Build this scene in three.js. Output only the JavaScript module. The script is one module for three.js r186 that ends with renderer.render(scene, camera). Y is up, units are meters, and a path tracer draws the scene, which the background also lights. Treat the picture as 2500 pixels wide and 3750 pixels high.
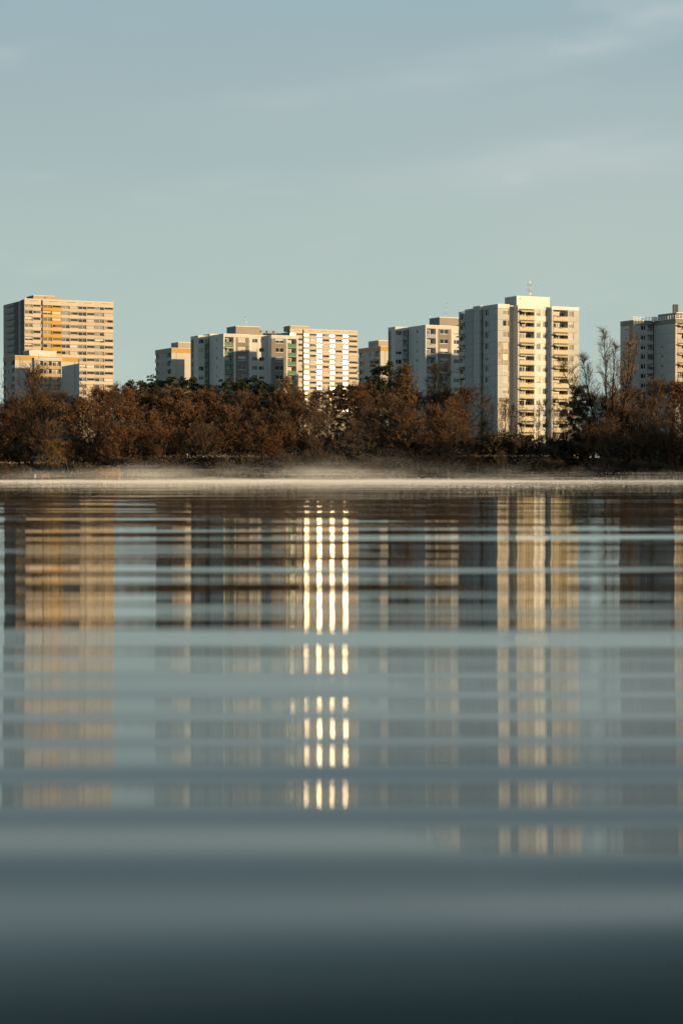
import * as THREE from 'three';
import { mergeGeometries } from 'three/addons/utils/BufferGeometryUtils.js';
import { ImprovedNoise } from 'three/addons/math/ImprovedNoise.js';

// ---------------------------------------------------------------- camera, sky, sun, exposure
const scene = new THREE.Scene();
const camera = new THREE.PerspectiveCamera(28.81, 682 / 1024, 0.05, 6000);
camera.position.set(0, 0.3, 0);
camera.rotation.x = -Math.atan(118 / 7300);
camera.focus = 600;
camera.userData.fStop = 2.8;

const SUN_AZ = 67 * Math.PI / 180, SUN_EL = 7.2 * Math.PI / 180;     // azimuth to the right of straight behind the camera
const sunDir = new THREE.Vector3(Math.sin(SUN_AZ) * Math.cos(SUN_EL), Math.sin(SUN_EL), Math.cos(SUN_AZ) * Math.cos(SUN_EL));
const sun = new THREE.DirectionalLight(new THREE.Color().setRGB(1, 0.71, 0.375), 5);
sun.name = 'sun';
sun.position.copy(sunDir).multiplyScalar(900).add(new THREE.Vector3(0, 0, -560));
sun.target.position.set(0, 0, -560);
sun.castShadow = true;
sun.shadow.mapSize.set(4096, 4096);
Object.assign(sun.shadow.camera, { left: -420, right: 420, top: 240, bottom: -240, near: 1, far: 2200 });
scene.add(sun, sun.target);

const renderer = new THREE.WebGLRenderer({ antialias: true });
renderer.toneMapping = THREE.LinearToneMapping;
renderer.toneMappingExposure = 1.25;
renderer.shadowMap.enabled = true;
renderer.shadowMap.type = THREE.PCFSoftShadowMap;

const noise = new ImprovedNoise();
const fbm = (x, y, z, o = 4) => { let s = 0, a = 0.5; for (let i = 0; i < o; i++) { s += a * noise.noise(x, y, z); x *= 2.03; y *= 2.03; z *= 2.03; a *= 0.5; } return s; };
const smooth = (a, b, x) => { const t = Math.min(1, Math.max(0, (x - a) / (b - a))); return t * t * (3 - 2 * t); };
const lerp = (a, b, t) => a + (b - a) * t;
function rng(seed) { return () => { seed = (seed + 0x6d2b79f5) | 0; let t = Math.imul(seed ^ (seed >>> 15), 1 | seed); t = (t + Math.imul(t ^ (t >>> 7), 61 | t)) ^ t; return ((t ^ (t >>> 14)) >>> 0) / 4294967296; }; }

{ // clear winter sky with thin high cirrus: pale teal low down, greyer blue higher up
  const W = 2048, H = 1024, d = new Float32Array(W * H * 4);
  const stops = [[0, .372, .462, .417], [3, .362, .45, .413], [6.8, .342, .426, .405], [10.2, .297, .38, .394], [13.3, .258, .357, .391], [20, .195, .30, .345], [35, .107, .183, .223], [60, .054, .098, .13], [90, .045, .08, .11]];
  for (let r = 0; r < H; r++) {
    const el = ((r + .5) / H - .5) * 180, e = Math.max(0, el);
    let k = 0; while (k < stops.length - 2 && e > stops[k + 1][0]) k++;
    const t = smooth(0, 1, (e - stops[k][0]) / (stops[k + 1][0] - stops[k][0])) * .5 + .5 * Math.min(1, (e - stops[k][0]) / (stops[k + 1][0] - stops[k][0]));
    const base = [1, 2, 3].map((c) => lerp(stops[k][c], stops[k + 1][c], t));
    for (let c = 0; c < W; c++) {
      const az = ((c + .5) / W - .5) * 2 * Math.PI, ce = Math.cos(e * Math.PI / 180);
      const x = Math.cos(az) * ce, z = Math.sin(az) * ce, y = Math.sin(e * Math.PI / 180);
      // streaks: long in azimuth, thin in elevation, rising slightly to the right
      const u = az * 5, v = e * .42 - az * 2.2;
      const n1 = fbm(u * .9 + 3, v * 1.3, 1.7, 5), n2 = fbm(u * 2.6 + 11, v * 3.1 + 4, 5.2, 4), veil = fbm(x * 2.2 + 5, y * 7, z * 2.2, 4);
      const wisp = (smooth(.02, .42, n1) * .045 + smooth(.1, .45, n2) * smooth(-.1, .3, n1) * .07 + smooth(-.2, .4, veil) * .025) * smooth(.3, 4, e);
      const i = (r * W + c) * 4;
      d[i] = base[0] + wisp * 1.05; d[i + 1] = base[1] + wisp * .8; d[i + 2] = base[2] + wisp * .72; d[i + 3] = 1;
    }
  }
  const tex = new THREE.DataTexture(d, W, H, THREE.RGBAFormat, THREE.FloatType);
  tex.mapping = THREE.EquirectangularReflectionMapping; tex.magFilter = THREE.LinearFilter; tex.minFilter = THREE.LinearFilter; tex.wrapS = THREE.RepeatWrapping; tex.needsUpdate = true;
  scene.background = tex; scene.environment = tex;
}

// ---------------------------------------------------------------- helpers
const taken = new Map();
const numbered = (n) => { const k = taken.get(n) ?? 0; taken.set(n, k + 1); return k ? n + '_' + String(k).padStart(3, '0') : n; };
function tag(o, label, category, group, kind) { if (label) o.userData.label = label; if (category) o.userData.category = category; if (group) o.userData.group = group; if (kind) o.userData.kind = kind; return o; }
function thing(name, label, category, x, y, z, turn = 0, group) {
  const g = new THREE.Group(); g.name = numbered(name); g.position.set(x, y, z); g.rotation.y = turn; scene.add(g);
  return tag(g, label, category, group);
}
function part(name, geo, m, parent, x = 0, y = 0, z = 0, turn = 0) {
  const o = new THREE.Mesh(geo, m); o.name = name; o.position.set(x, y, z); o.rotation.y = turn; o.castShadow = o.receiveShadow = true; parent.add(o); return o;
}
const cache = new Map();
const cached = (k, f) => { if (!cache.has(k)) cache.set(k, f()); return cache.get(k); };
// box centred on x and z, standing on y = 0, uv in metres
const box = (w, h, d) => cached(`b${w.toFixed(3)},${h.toFixed(3)},${d.toFixed(3)}`, () => boxAt(0, h / 2, 0, w, h, d));
function boxAt(x, y, z, w, h, d) {
  const g = new THREE.BoxGeometry(w, h, d), uv = g.attributes.uv, size = [[d, h], [d, h], [w, d], [w, d], [w, h], [w, h]];
  for (let i = 0; i < uv.count; i++) { const s = size[i >> 2]; uv.setXY(i, uv.getX(i) * s[0], uv.getY(i) * s[1]); }
  return g.translate(x, y, z);
}
// wall panel with window holes: u from 0 to w, v from 0 to h, outer face at z = 0
function panelGeo(w, h, holes, t = .3) {
  return cached('p' + [w, h, t, ...holes.flat()].map((x) => x.toFixed(2)).join(), () => {
    const s = new THREE.Shape([[0, 0], [w, 0], [w, h], [0, h]].map((p) => new THREE.Vector2(...p)));
    for (const [a, b, c, d] of holes) s.holes.push(new THREE.Path([[a, b], [a, d], [c, d], [c, b]].map((p) => new THREE.Vector2(...p))));
    return new THREE.ExtrudeGeometry(s, { depth: t, bevelEnabled: false }).translate(0, 0, -t);
  });
}

// ---------------------------------------------------------------- materials
function greyMap(size, f, rep) {
  const d = new Uint8Array(size * size * 4);
  for (let y = 0; y < size; y++) for (let x = 0; x < size; x++) { const v = f(x / size, y / size), i = (y * size + x) * 4; for (let c = 0; c < 3; c++) d[i + c] = Math.max(0, Math.min(255, 255 * (Array.isArray(v) ? v[c] : v))); d[i + 3] = 255; }
  const t = new THREE.DataTexture(d, size, size); t.wrapS = t.wrapT = THREE.RepeatWrapping; t.magFilter = THREE.LinearFilter; t.minFilter = THREE.LinearMipmapLinearFilter; t.generateMipmaps = true; t.colorSpace = THREE.SRGBColorSpace; t.repeat.set(rep, rep); t.needsUpdate = true; return t;
}
const tile = (f) => (u, v) => { // tileable by blending four shifted copies
  const a = smooth(0, 1, u), b = smooth(0, 1, v); return lerp(lerp(f(u + 1, v + 1), f(u, v + 1), a), lerp(f(u + 1, v), f(u, v), a), b); };
const weather = greyMap(512, tile((u, v) => .93 + .10 * fbm(u * 4, v * 4, .3) + .09 * fbm(u * 30, v * 2.2, 2.3) + .05 * fbm(u * 40, v * 40, 4.1)), 1 / 9);
const paint = (r, g, b, rough = .85) => new THREE.MeshStandardMaterial({ color: new THREE.Color().setRGB(r, g, b), roughness: rough, map: weather });
const plain = (r, g, b, rough = .8, metal = 0) => new THREE.MeshStandardMaterial({ color: new THREE.Color().setRGB(r, g, b), roughness: rough, metalness: metal });
const glass = (r, g, b, rough = .05) => new THREE.MeshPhysicalMaterial({ color: new THREE.Color().setRGB(r, g, b), roughness: rough, ior: 1.52 });
const M = {
  frame: plain(.72, .71, .68, .5), darkFrame: plain(.09, .085, .08, .5), coping: plain(.78, .77, .74, .5), core: plain(.2, .2, .2), slab: paint(.45, .44, .42), metal: plain(.35, .35, .36, .4, .9), dark: plain(.05, .05, .055),
  pane: [glass(.02, .024, .026), glass(.045, .05, .05), glass(.16, .15, .13), glass(.28, .27, .25, .08), glass(.03, .035, .035)],
  shutter: [plain(.5, .44, .34, .6), plain(.6, .57, .5, .6), plain(.45, .46, .45, .6)],
  awning: [plain(.55, .4, .14), plain(.5, .44, .33), plain(.33, .14, .1), plain(.58, .5, .3)],
};

// ---------------------------------------------------------------- terrain: lake bed, far bank with lawn, right-hand bank
function ground(x, z) {
  const wob = 3.2 * noise.noise(x * .013, 7.3, 0) + 1.2 * noise.noise(x * .05, 2.3, 0);
  const s = Math.max(-z - 432 + wob, x - 172 + 5 * noise.noise(z * .02, 1.1, 4), -x - 420, z - 30);      // metres inland
  let h = lerp(-1.2, .45, smooth(-6, 4, s));
  h += 1.4 * smooth(4, 26, s) + 3.7 * smooth(20, 46, s);
  if (s > 0) h += .18 * noise.noise(x * .11, 3, z * .11) * smooth(0, 6, s);
  return h;
}
{
  const xs = [], zs = [];
  for (const x of [-4000, -2500, -1500, -900, -600, -480, -440]) xs.push(x);
  for (let x = -424; x <= 300; x += 4) xs.push(x);
  for (const x of [330, 400, 550, 900, 1500, 2500, 4000]) xs.push(x);
  for (const z of [4000, 2000, 1000, 400, 200, 120, 80, 60]) zs.push(z);
  for (let z = 48; z > 10; z -= 3) zs.push(z);
  for (let z = 0; z > -420; z -= 20) zs.push(z);
  for (let z = -421; z > -490; z -= 1.5) zs.push(z);
  for (const z of [-495, -510, -540, -600, -700, -900, -1200, -1800, -2600, -4000]) zs.push(z);
  const pos = [], uv = [], idx = [];
  for (const z of zs) for (const x of xs) { pos.push(x, ground(x, z), z); uv.push(x, -z); }
  for (let j = 0; j < zs.length - 1; j++) for (let i = 0; i < xs.length - 1; i++) { const a = j * xs.length + i, b = a + 1, c = a + xs.length, e = c + 1; idx.push(a, b, c, b, e, c); }
  const g = new THREE.BufferGeometry(); g.setAttribute('position', new THREE.Float32BufferAttribute(pos, 3)); g.setAttribute('uv', new THREE.Float32BufferAttribute(uv, 2)); g.setIndex(idx); g.computeVertexNormals();
  const map = greyMap(512, tile((u, v) => { const n = fbm(u * 5, v * 5, 1), m = fbm(u * 34, v * 34, 3), l = smooth(.05, .3, fbm(u * 13, v * 13, 8)); return [.30 + .10 * n + .16 * m + .10 * l, .36 + .09 * n + .15 * m + .01 * l, .27 + .08 * n + .12 * m - .03 * l]; }), 1 / 23);
  const o = new THREE.Mesh(g, new THREE.MeshStandardMaterial({ map, roughness: 1 })); o.name = 'ground'; o.receiveShadow = o.castShadow = true; tag(o, 'frosty grass bank and leaf litter around the lake', 'ground', null, 'structure'); scene.add(o);
}

// ---------------------------------------------------------------- lake: a real rippled surface, finest near the camera
{
  const R = rng(41), waves = [];
  const add = (n, l0, l1, spread, slope, near, fall) => { for (let i = 0; i < n; i++) { const L = l0 * Math.pow(l1 / l0, (i + R()) / n), k = 2 * Math.PI / L, a = (R() + R() + R() - 1.5) / 1.5 * spread; waves.push({ L, kx: k * Math.sin(a), kz: k * Math.cos(a), p: R() * 6.283, a: slope / k / Math.sqrt(n / 2), near, fall }); } };
  const near = (x) => (D) => lerp(x, 1, Math.pow(1 / (1 + Math.max(0, D - 1.2) / 1.4), 1.25)), even = (D) => lerp(.55, 1, smooth(2.5, 6, D)) * lerp(1, .55, smooth(12, 60, D));
  // one regular train of short ripples running in to the near shore, strongest there; its phase is set by the bands in the photograph
  for (const [L, a, amp] of [[.262, .012, .06], [.281, -.09, .013], [.243, .1, .013]]) { const k = 2 * Math.PI / L; waves.push({ L, kx: k * Math.sin(a), kz: k * Math.cos(a), p: L === .262 ? 1.62 * k - Math.PI / 2 : R() * 6.28, a: amp / k, env: (D) => Math.min(1, Math.pow(1.7 / Math.max(D, .1), 1.7)) * lerp(.45, 1, smooth(1.38, 1.6, D)), steady: true }); }
  const from = waves.length;
  add(10, .2, .36, .5, .008); add(11, .42, .85, .22, .0115); add(8, .9, 1.9, .3, .007); add(8, 2, 5, .6, .0045); add(6, 6, 18, .9, .002);
  waves.forEach((w, i) => { w.env ??= w.L < .4 ? near(.35) : even; });
  for (const [L, amp] of [[.9, .24]]) { const k = 2 * Math.PI / L; waves.push({ L, kx: k * .03, kz: k, p: 1.05 * k + Math.PI / 2, a: amp / k, env: (D) => 1 - smooth(1.02, 1.46, D), steady: true }); } // last low swell against the bank
  const zs = [26, 18, 12, 8, 5, 3, 2, 1.2, .6, .2, 0, -.12, -.22, -.3];
  for (let D = .3; D < 437;) { D += Math.max(.017, Math.min(.0058 * D, .9)); zs.push(-D); }
  const N = 264, pos = new Float32Array(zs.length * (N + 1) * 3), nor = new Float32Array(pos.length), idx = [];
  let q = 0;
  zs.forEach((z, j) => {
    const D = Math.max(0, -z), W = 10 + .98 * D, step = j ? Math.abs(z - zs[j - 1]) : 6, behind = z > .6;
    const live = waves.map((w) => w.env(D) * w.a * (behind && w.L < 12 ? 0 : smooth(2.6, 5.2, w.L / step)));
    for (let i = 0; i <= N; i++, q += 3) {
      const u = i / N * 2 - 1, x = W * (.3 * u + .7 * u * u * u), dx = W * 2 / N * (.3 + 2.1 * u * u);
      const run = 1 + .75 * noise.noise(x * 1.7 + 4, z * .8, 1.5), gust = .9 + .9 * fbm(x * .09 + 3, z * .05, 2.1, 3) + .35 * noise.noise(x * .5, z * .22, 9), wx = x + .35 * noise.noise(x * .35, z * .35, 3), wz = z + (.015 + .09 * smooth(2, 6, D)) * noise.noise(x * .9, z * .4, 6.5);
      let h = 0, sx = 0, sz = 0;
      for (let k = 0; k < waves.length; k++) { if (!live[k]) continue; const w = waves[k], A = live[k] * (w.steady ? run : Math.max(.1, gust)) * (Math.abs(w.kx) * dx > 1.6 ? 0 : 1), ph = w.kx * wx + w.kz * wz + w.p, s = Math.sin(ph); h += A * Math.cos(ph); sx -= A * w.kx * s; sz -= A * w.kz * s; }
      const l = Math.hypot(sx, sz, 1);
      pos[q] = x; pos[q + 1] = h; pos[q + 2] = z; nor[q] = -sx / l; nor[q + 1] = 1 / l; nor[q + 2] = -sz / l;
    }
  });
  for (let j = 0; j < zs.length - 1; j++) for (let i = 0; i < N; i++) { const a = j * (N + 1) + i, b = a + 1, c = a + N + 1, e = c + 1; idx.push(a, b, c, b, e, c); }
  const g = new THREE.BufferGeometry(); g.setAttribute('position', new THREE.BufferAttribute(pos, 3)); g.setAttribute('normal', new THREE.BufferAttribute(nor, 3)); g.setIndex(idx);
  const m = new THREE.MeshPhysicalMaterial({ color: new THREE.Color().setRGB(.006, .016, .018), roughness: .03, ior: 1.333 });
  const o = new THREE.Mesh(g, m); o.name = 'lake_water'; o.receiveShadow = true; tag(o, 'calm dark lake water with low ripples mirroring the towers', 'water', null, 'structure'); scene.add(o);
}

// ---------------------------------------------------------------- buildings
const A = 27 * Math.PI / 180, FH = 2.8;
class Block {
  constructor(name, label, X, Z, roof, group) { this.gy = ground(X, Z) - .4; this.g = thing(name, label, 'apartment block', X, this.gy, Z, A, group); this.roof = roof; this.R = rng(Math.round(Math.abs(X * 31 + Z * 7))); }
  // a facade run, left to right as seen from outside; y values below are heights above the lake
  run(x0, z0, x1, z1) { const L = Math.hypot(x1 - x0, z1 - z0), dx = (x1 - x0) / L, dz = (z1 - z0) / L; return { x0, z0, dx, dz, L, turn: Math.atan2(-dz, dx) }; }
  put(f, name, geo, m, u, y, w = 0, parent) {
    if (parent) return part(name, geo, m, parent, u, y, w);
    return part(name, geo, m, this.g, f.x0 + f.dx * u - f.dz * w, y - this.gy, f.z0 + f.dz * u + f.dx * w, f.turn);
  }
  solid(name, m, x0, x1, z0, z1, y0, y1) { return part(name, box(x1 - x0, y1 - y0, z1 - z0), m, this.g, (x0 + x1) / 2, y0 - this.gy, (z0 + z1) / 2); }
  window(f, u, y, w, h, o = {}) { // centred on u, sill at y
    const R = this.R, split = o.split ?? .5, key = [w, h, split].map((v) => v.toFixed(2)).join(), b = .07;
    const fg = cached('wf' + key, () => { const s = [boxAt(-w / 2 + b / 2, h / 2, 0, b, h, .08), boxAt(w / 2 - b / 2, h / 2, 0, b, h, .08), boxAt(0, b / 2, 0, w - 2 * b, b, .08), boxAt(0, h - b / 2, 0, w - 2 * b, b, .08)]; if (split > 0) s.push(boxAt(-w / 2 + w * split, h / 2, 0, .09, h - 2 * b, .08)); return mergeGeometries(s); });
    const at = o.depth ?? -.16, win = this.put(f, 'window', fg, o.frame ?? M.frame, u, y, at);
    if (o.turn || o.tilt) { win.rotation.order = 'YXZ'; win.rotation.y += o.turn ?? 0; win.rotation.x = -(o.tilt ?? 0); }
    const cuts = split > 0 ? [[-w / 2 + b, -w / 2 + w * split - .045], [-w / 2 + w * split + .045, w / 2 - b]] : [[-w / 2 + b, w / 2 - b]];
    const tone = o.tone ?? (R() < .55 ? 0 : R() < .5 ? 1 : R() < .5 ? 2 : 4);
    for (const [a, c] of cuts) { const p = this.put(f, 'pane', box(c - a, h - 2 * b, .024), o.glass ?? M.pane[R() < .8 ? tone : Math.floor(R() * 5)], (a + c) / 2, b, -.01, win); if (o.jitter) { p.rotation.y = (R() - .5) * o.jitter; p.rotation.x = (R() - .5) * o.jitter; } }
    const sh = o.shut ?? (R() < (o.shutProb ?? .38) ? (R() < .5 ? 1 : .2 + .6 * R()) : 0);
    if (sh > 0) this.put(f, 'roller_shutter', shutterGeo(w - 2 * b - .01, (h - 2 * b) * sh), o.shutMat ?? M.shutter[Math.floor(R() * 3)], 0, h - b - (h - 2 * b) * sh, .032, win);
    if (o.sill) this.put(f, 'sill', box(w + .14, .05, .16), o.sill, 0, -.055, .1, win);
    return win;
  }
  // rows of panels with the same window layout; wins: [u centre, width, sill above floor, height, options]
  rows(f, u0, u1, floors, n, m, wins = [], o = {}) {
    for (let k = 0; k < n; k++) {
      const F = floors - FH * k, hh = FH - (o.joint ?? .02);
      const holes = wins.map(([u, w, s, h]) => [u - u0 - w / 2, s, u - u0 + w / 2, s + h]);
      this.put(f, 'wall_panel', panelGeo(u1 - u0, hh, holes), Array.isArray(m) ? m[k % m.length] : m, u0, F, o.w ?? 0);
      for (const [u, w, s, h, wo] of wins) this.window(f, u, F + s, w, h, { ...wo, depth: (wo?.depth ?? -.16) + (o.w ?? 0) });
    }
    const low = floors - FH * (n - 1), base = this.gy;
    this.put(f, 'lower_wall', box(u1 - u0, low - base - .02, .3), Array.isArray(m) ? m[0] : m, (u0 + u1) / 2, base, -.15 + (o.w ?? 0));
  }
  loggia(f, u0, u1, floors, n, par, wall, o = {}) {
    const R = this.R, w = u1 - u0, dep = o.deep ?? 1.6, low = floors - FH * (n - 1), H = floors + FH - low;
    this.put(f, 'loggia_wall', box(w + .1, H, .2), wall, (u0 + u1) / 2, low, -dep - .1);
    for (const s of [0, 1]) this.put(f, 'side_wall', box(.18, H, dep - .01), wall, s ? u1 + .085 : u0 - .085, low, -dep / 2 - .31);
    this.put(f, 'lower_wall', box(w, low - this.gy - .02, .3), wall, (u0 + u1) / 2, this.gy, -.15);
    for (let k = 0; k < n; k++) {
      const F = floors - FH * k, cx = (u0 + u1) / 2;
      this.put(f, 'floor_slab', box(w - .02, .2, dep - .02), M.slab, cx, F - .02, -dep / 2);
      const p = this.put(f, 'balcony_parapet', box(w - .04, 1.0, .1), Array.isArray(par) ? par[k % par.length] : par, cx, F + .16, .02);
      this.put(f, 'handrail', box(w - .06, .05, .06), M.darkFrame, 0, 1.08, 0, p);
      if (R() < (o.boxes ?? .3)) this.put(f, 'planter', box(.9, .2, .22), M.awning[2], (R() - .5) * (w - 1.4), .86, .17, p);
      const gw = w * .52; // glazed part on the left, deeper door on the right
      this.window(f, u0 + gw / 2 + .02, F + .2, gw, 2.2, { depth: -dep + .55, split: .68, shut: R() < .2 ? .4 : 0, tone: R() < .5 ? 3 : 1 });
      this.put(f, 'partition', box(.08, 2.3, .56), M.frame, u0 + gw + .07, F + .19, -dep + .3);
      this.window(f, u1 - (w - gw) / 2 + .1, F + .2, w - gw - .6, 2.1, { depth: -dep + .06, split: .5, shut: 0, tone: 0 });
      if (R() < (o.awn ?? .3)) {
        const out = .25 + R() * .9, a = this.put(f, 'awning', cached('aw' + w.toFixed(2) + out.toFixed(1), () => mergeGeometries([boxAt(0, 0, out / 2, w - .2, .04, out).rotateX(.38), boxAt(0, -.36 * out - .1, out * .93, w - .2, .22, .03)])), M.awning[o.awnCols ? o.awnCols[Math.floor(R() * 4)] : Math.floor(R() * 4)], cx, F + 2.58, .06);
        a.receiveShadow = true;
      }
    }
  }
  top(f, u0, u1, y0, y1, m, o = {}) { // roof-edge band with a thin coping
    this.put(f, 'parapet', box(u1 - u0, y1 - y0 - .12, .34), m, (u0 + u1) / 2, y0, -.15 + (o.w ?? 0));
    this.put(f, 'coping', box(u1 - u0 + .1, .12, .5), o.coping ?? M.coping, (u0 + u1) / 2, y1 - .12, -.13 + (o.w ?? 0));
  }
  penthouse(x0, x1, z0, z1, y1, m, side) {
    const p = this.solid('roof_house', m, x0, x1, z0, z1, this.roof - .6, y1 - .14);
    part('roof_edge', box(x1 - x0 + .24, .14, z1 - z0 + .24), M.coping, p, 0, y1 - .14 - this.roof + .6, 0);
    if (side) part('side_cladding', box(.06, y1 - this.roof + .4, z1 - z0 - .1), side, p, -(x1 - x0) / 2 - .035, .02, 0);
    return p;
  }
  antenna(x, z, y, h, arms) {
    const p = part('antenna', new THREE.CylinderGeometry(.05, .07, h, 6).translate(0, h / 2, 0), M.metal, this.g, x, y - this.gy, z);
    arms.forEach(([t, len, tilt], i) => { const a = part('antenna_arm', box(len, .06, .06), M.metal, p, 0, h * t, 0, tilt); for (let k = 0; k < 5; k++) part('antenna_rod', box(.05, .05, .7), M.metal, a, (k / 4 - .5) * len * .94, .05, 0); });
  }
}
function shutterGeo(w, h) {
  return cached('sh' + w.toFixed(2) + h.toFixed(2), () => { const n = Math.max(2, Math.min(7, Math.round(h / .22))), s = []; for (let i = 0; i < n; i++) s.push(boxAt(0, (i + .5) * h / n, i % 2 ? 0 : .006, w, h / n - .012, .02)); s.push(boxAt(0, h / 2, -.008, w, h, .008)); return mergeGeometries(s); });
}

// --- grey and white stepped blocks with coloured balconies (left of centre, right of centre, and one outside the frame)
function steppedBlock(name, label, X, Z, roof, c, o = {}) {
  const b = new Block(name, label, X, Z, roof), F = roof - 3.8, n = o.n ?? 10, T = roof - 1.02, Dp = o.depth ?? 17, wide = o.width ?? 24.8;
  const Wd = o.left ?? [11.1, 1.48, 3.68], Lb = Wd[0];
  // core volumes
  b.solid('core_wall', M.core, 1.9, wide - .5, -Dp, -1.9, b.gy, roof - .3);
  if (!o.short) b.solid('core_wall', M.core, 15.8, 24.4, -1.9, -.7, b.gy, roof - .3);
  b.solid('core_wall', M.core, -Wd[2] + .4, 1.9, -Dp, Math.min(-Lb - 1.9, -Dp + 2.4), b.gy, roof - .3);
  // front, near part
  const f = b.run(0, 0, 8.8, 0);
  b.rows(f, 0, .46, F, n, c.white); b.loggia(f, .46, 3.45, F, n, c.balcony, c.white, o); b.rows(f, 3.45, 4.06, F, n, c.white, [], { w: .03 });
  b.rows(f, 4.06, 8.55, F, n, c.grey, [[6.2, 2.66, 1.35, 1.36, { split: .5, sill: M.frame }]], { joint: .004 }); b.rows(f, 8.55, 8.8, F, n, c.white, [], { w: .03 });
  b.top(f, 0, 8.8, T, roof, c.white);
  b.put(b.run(8.8, 0, 8.8, -1.5), 'side_wall', box(1.2, roof - b.gy - .15, .3), c.white, .9, b.gy, -.15);
  if (!o.short) {
    const m = b.run(8.8, -1.5, 15.6, -1.5);
    b.rows(m, .25, 3.55, F, n, c.white, [[2.45, 1.75, 1.4, 1.25, { split: .42, sill: M.frame }]], { joint: .004 }); b.rows(m, 3.58, 6.8, F, n, c.white, [[4.75, 1.75, 1.4, 1.25, { split: .6, sill: M.frame }]], { joint: .004 });
    b.top(m, .25, 6.8, T, roof, c.white);
    const l = b.run(15.6, -1.5, 15.6, 1.2); b.rows(l, 0, 2.39, F, n, c.white); b.top(l, 0, 2.35, T, roof, c.white);
    const r = b.run(15.6, 1.2, 24.8, 1.2);
    b.rows(r, 0, 5.05, F, n, c.grey, [[2.75, 2.66, 1.35, 1.36, { split: .5, sill: M.frame }]], { joint: .004 }); b.rows(r, 5.05, 5.55, F, n, c.white, [], { w: .03 });
    b.loggia(r, 5.55, 8.6, F, n, c.balcony, c.white, { ...o, awn: .4 }); b.rows(r, 8.6, 9.2, F, n, c.white); b.top(r, 0, 9.2, T, roof, c.white);
    const e = b.run(24.8, 1.2, 24.8, -Dp); b.put(e, 'side_wall', box(Dp + .9, roof - b.gy - .4, .3), c.white, Dp / 2 + .75, b.gy, -.15);
  } else {
    const m = b.run(8.8, -1.5, wide, -1.5), two = wide > 14;
    b.rows(m, .25, two ? 3.55 : wide - 8.8, F, n, c.white, [[two ? 2.45 : 2, 1.75, 1.4, 1.25, { split: .42, sill: M.frame }]], { joint: .004 }); if (two) b.rows(m, 3.58, wide - 8.8, F, n, c.white, [[4.75, 1.75, 1.4, 1.25, { split: .6, sill: M.frame }]], { joint: .004 });
    b.top(m, .25, wide - 8.8, T, roof, c.white);
    const e = b.run(wide, -1.5, wide, -Dp); b.put(e, 'side_wall', box(Dp - 1.9, roof - b.gy - .4, .3), c.white, Dp / 2 - .55, b.gy, -.15);
  }
  // long left face, then a short front-facing step, then left again
  const l1 = b.run(0, -Lb, 0, 0), wu = Lb - 4.9;
  b.rows(l1, 0, Lb - .31, F, n, c.white, [[wu, .95, 1.6, 1.0, { split: .5 }]], { joint: .004 }); b.top(l1, 0, Lb - .36, T, roof, c.white);
  const s = b.run(-Wd[2], -Lb, 0, -Lb), us = Wd[2] - Wd[1];
  b.rows(s, 0, us, F, n, c.white, [[us / 2, us - .55, 1.3, 1.35, { split: .34, sill: M.frame, frame: M.frame }]], { joint: .004 });
  b.loggia(s, us + .02, Wd[2] - .32, F, n, c.balcony, c.white, { awn: .15, deep: 1.4 }); b.top(s, 0, Wd[2] - .3, T, roof, c.white);
  const l2 = b.run(-Wd[2], -Dp, -Wd[2], -Lb), q = Dp - Lb;
  b.rows(l2, q * .42, q - .31, F, n, c.white, [], { joint: .004 }); b.rows(l2, 0, q * .42 - .02, F, n, c.grey, [[q * .21, 1.1, 1.4, 1.3, { split: .5 }]], { joint: .004 }); b.top(l2, 0, q - .36, T, roof, c.white);
  b.solid('back_wall', c.white, -Wd[2] + .3, wide - .31, -Dp - .3, -Dp, b.gy, roof - .2);
  // flat roof
  b.solid('flat_roof', M.slab, .4, wide - .4, -Dp + .1, -1.95, roof - .3, roof - .22);
  return b;
}
{
  const b = steppedBlock('stepped_apartment_block', 'white and grey stepped block with green balcony fronts and small roof house', -36.03, -610, 45, { white: paint(.66, .65, .62), grey: paint(.25, .225, .2), balcony: paint(.11, .27, .15) });
  b.penthouse(6.4, 14.6, -12, -5, 47.9, paint(.36, .31, .26), paint(.2, .21, .22));
  b.antenna(11, -8, 47.8, 3.6, [[.45, .7, .2], [.9, .4, .6]]);
  const c = steppedBlock('stepped_apartment_block', 'white and grey stepped block with blue grey balcony fronts beside the white panel tower', 24.24, -577, 45.1, { white: paint(.66, .65, .62), grey: paint(.27, .235, .2), balcony: [paint(.4, .41, .46), paint(.46, .44, .45), paint(.36, .4, .46)] }, { left: [10.2, 1.87, 4.41], awn: .12, n: 9, short: true, width: 15.6, depth: 14.5 });
  c.penthouse(7.0, 13.8, -10, -4, 47.9, paint(.36, .31, .26), paint(.2, .21, .22));
  c.antenna(11.5, -8, 47.8, 4.6, [[.72, 2.2, .35], [.35, 1.3, -.2], [.95, .3, .5]]); c.antenna(7.6, -11, 47.8, .9, [[.9, .6, 0]]);
  // outside the frame on the right: its shadow lies on the lower floors of the block above
  const d = steppedBlock('stepped_apartment_block', 'taller narrow white and grey block standing outside the right edge of the view', 127.5, -528.6, 49.4, { white: paint(.64, .63, .6), grey: paint(.26, .24, .21), balcony: paint(.4, .4, .44) }, { short: true, width: 12.5, n: 5 });
}

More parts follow.
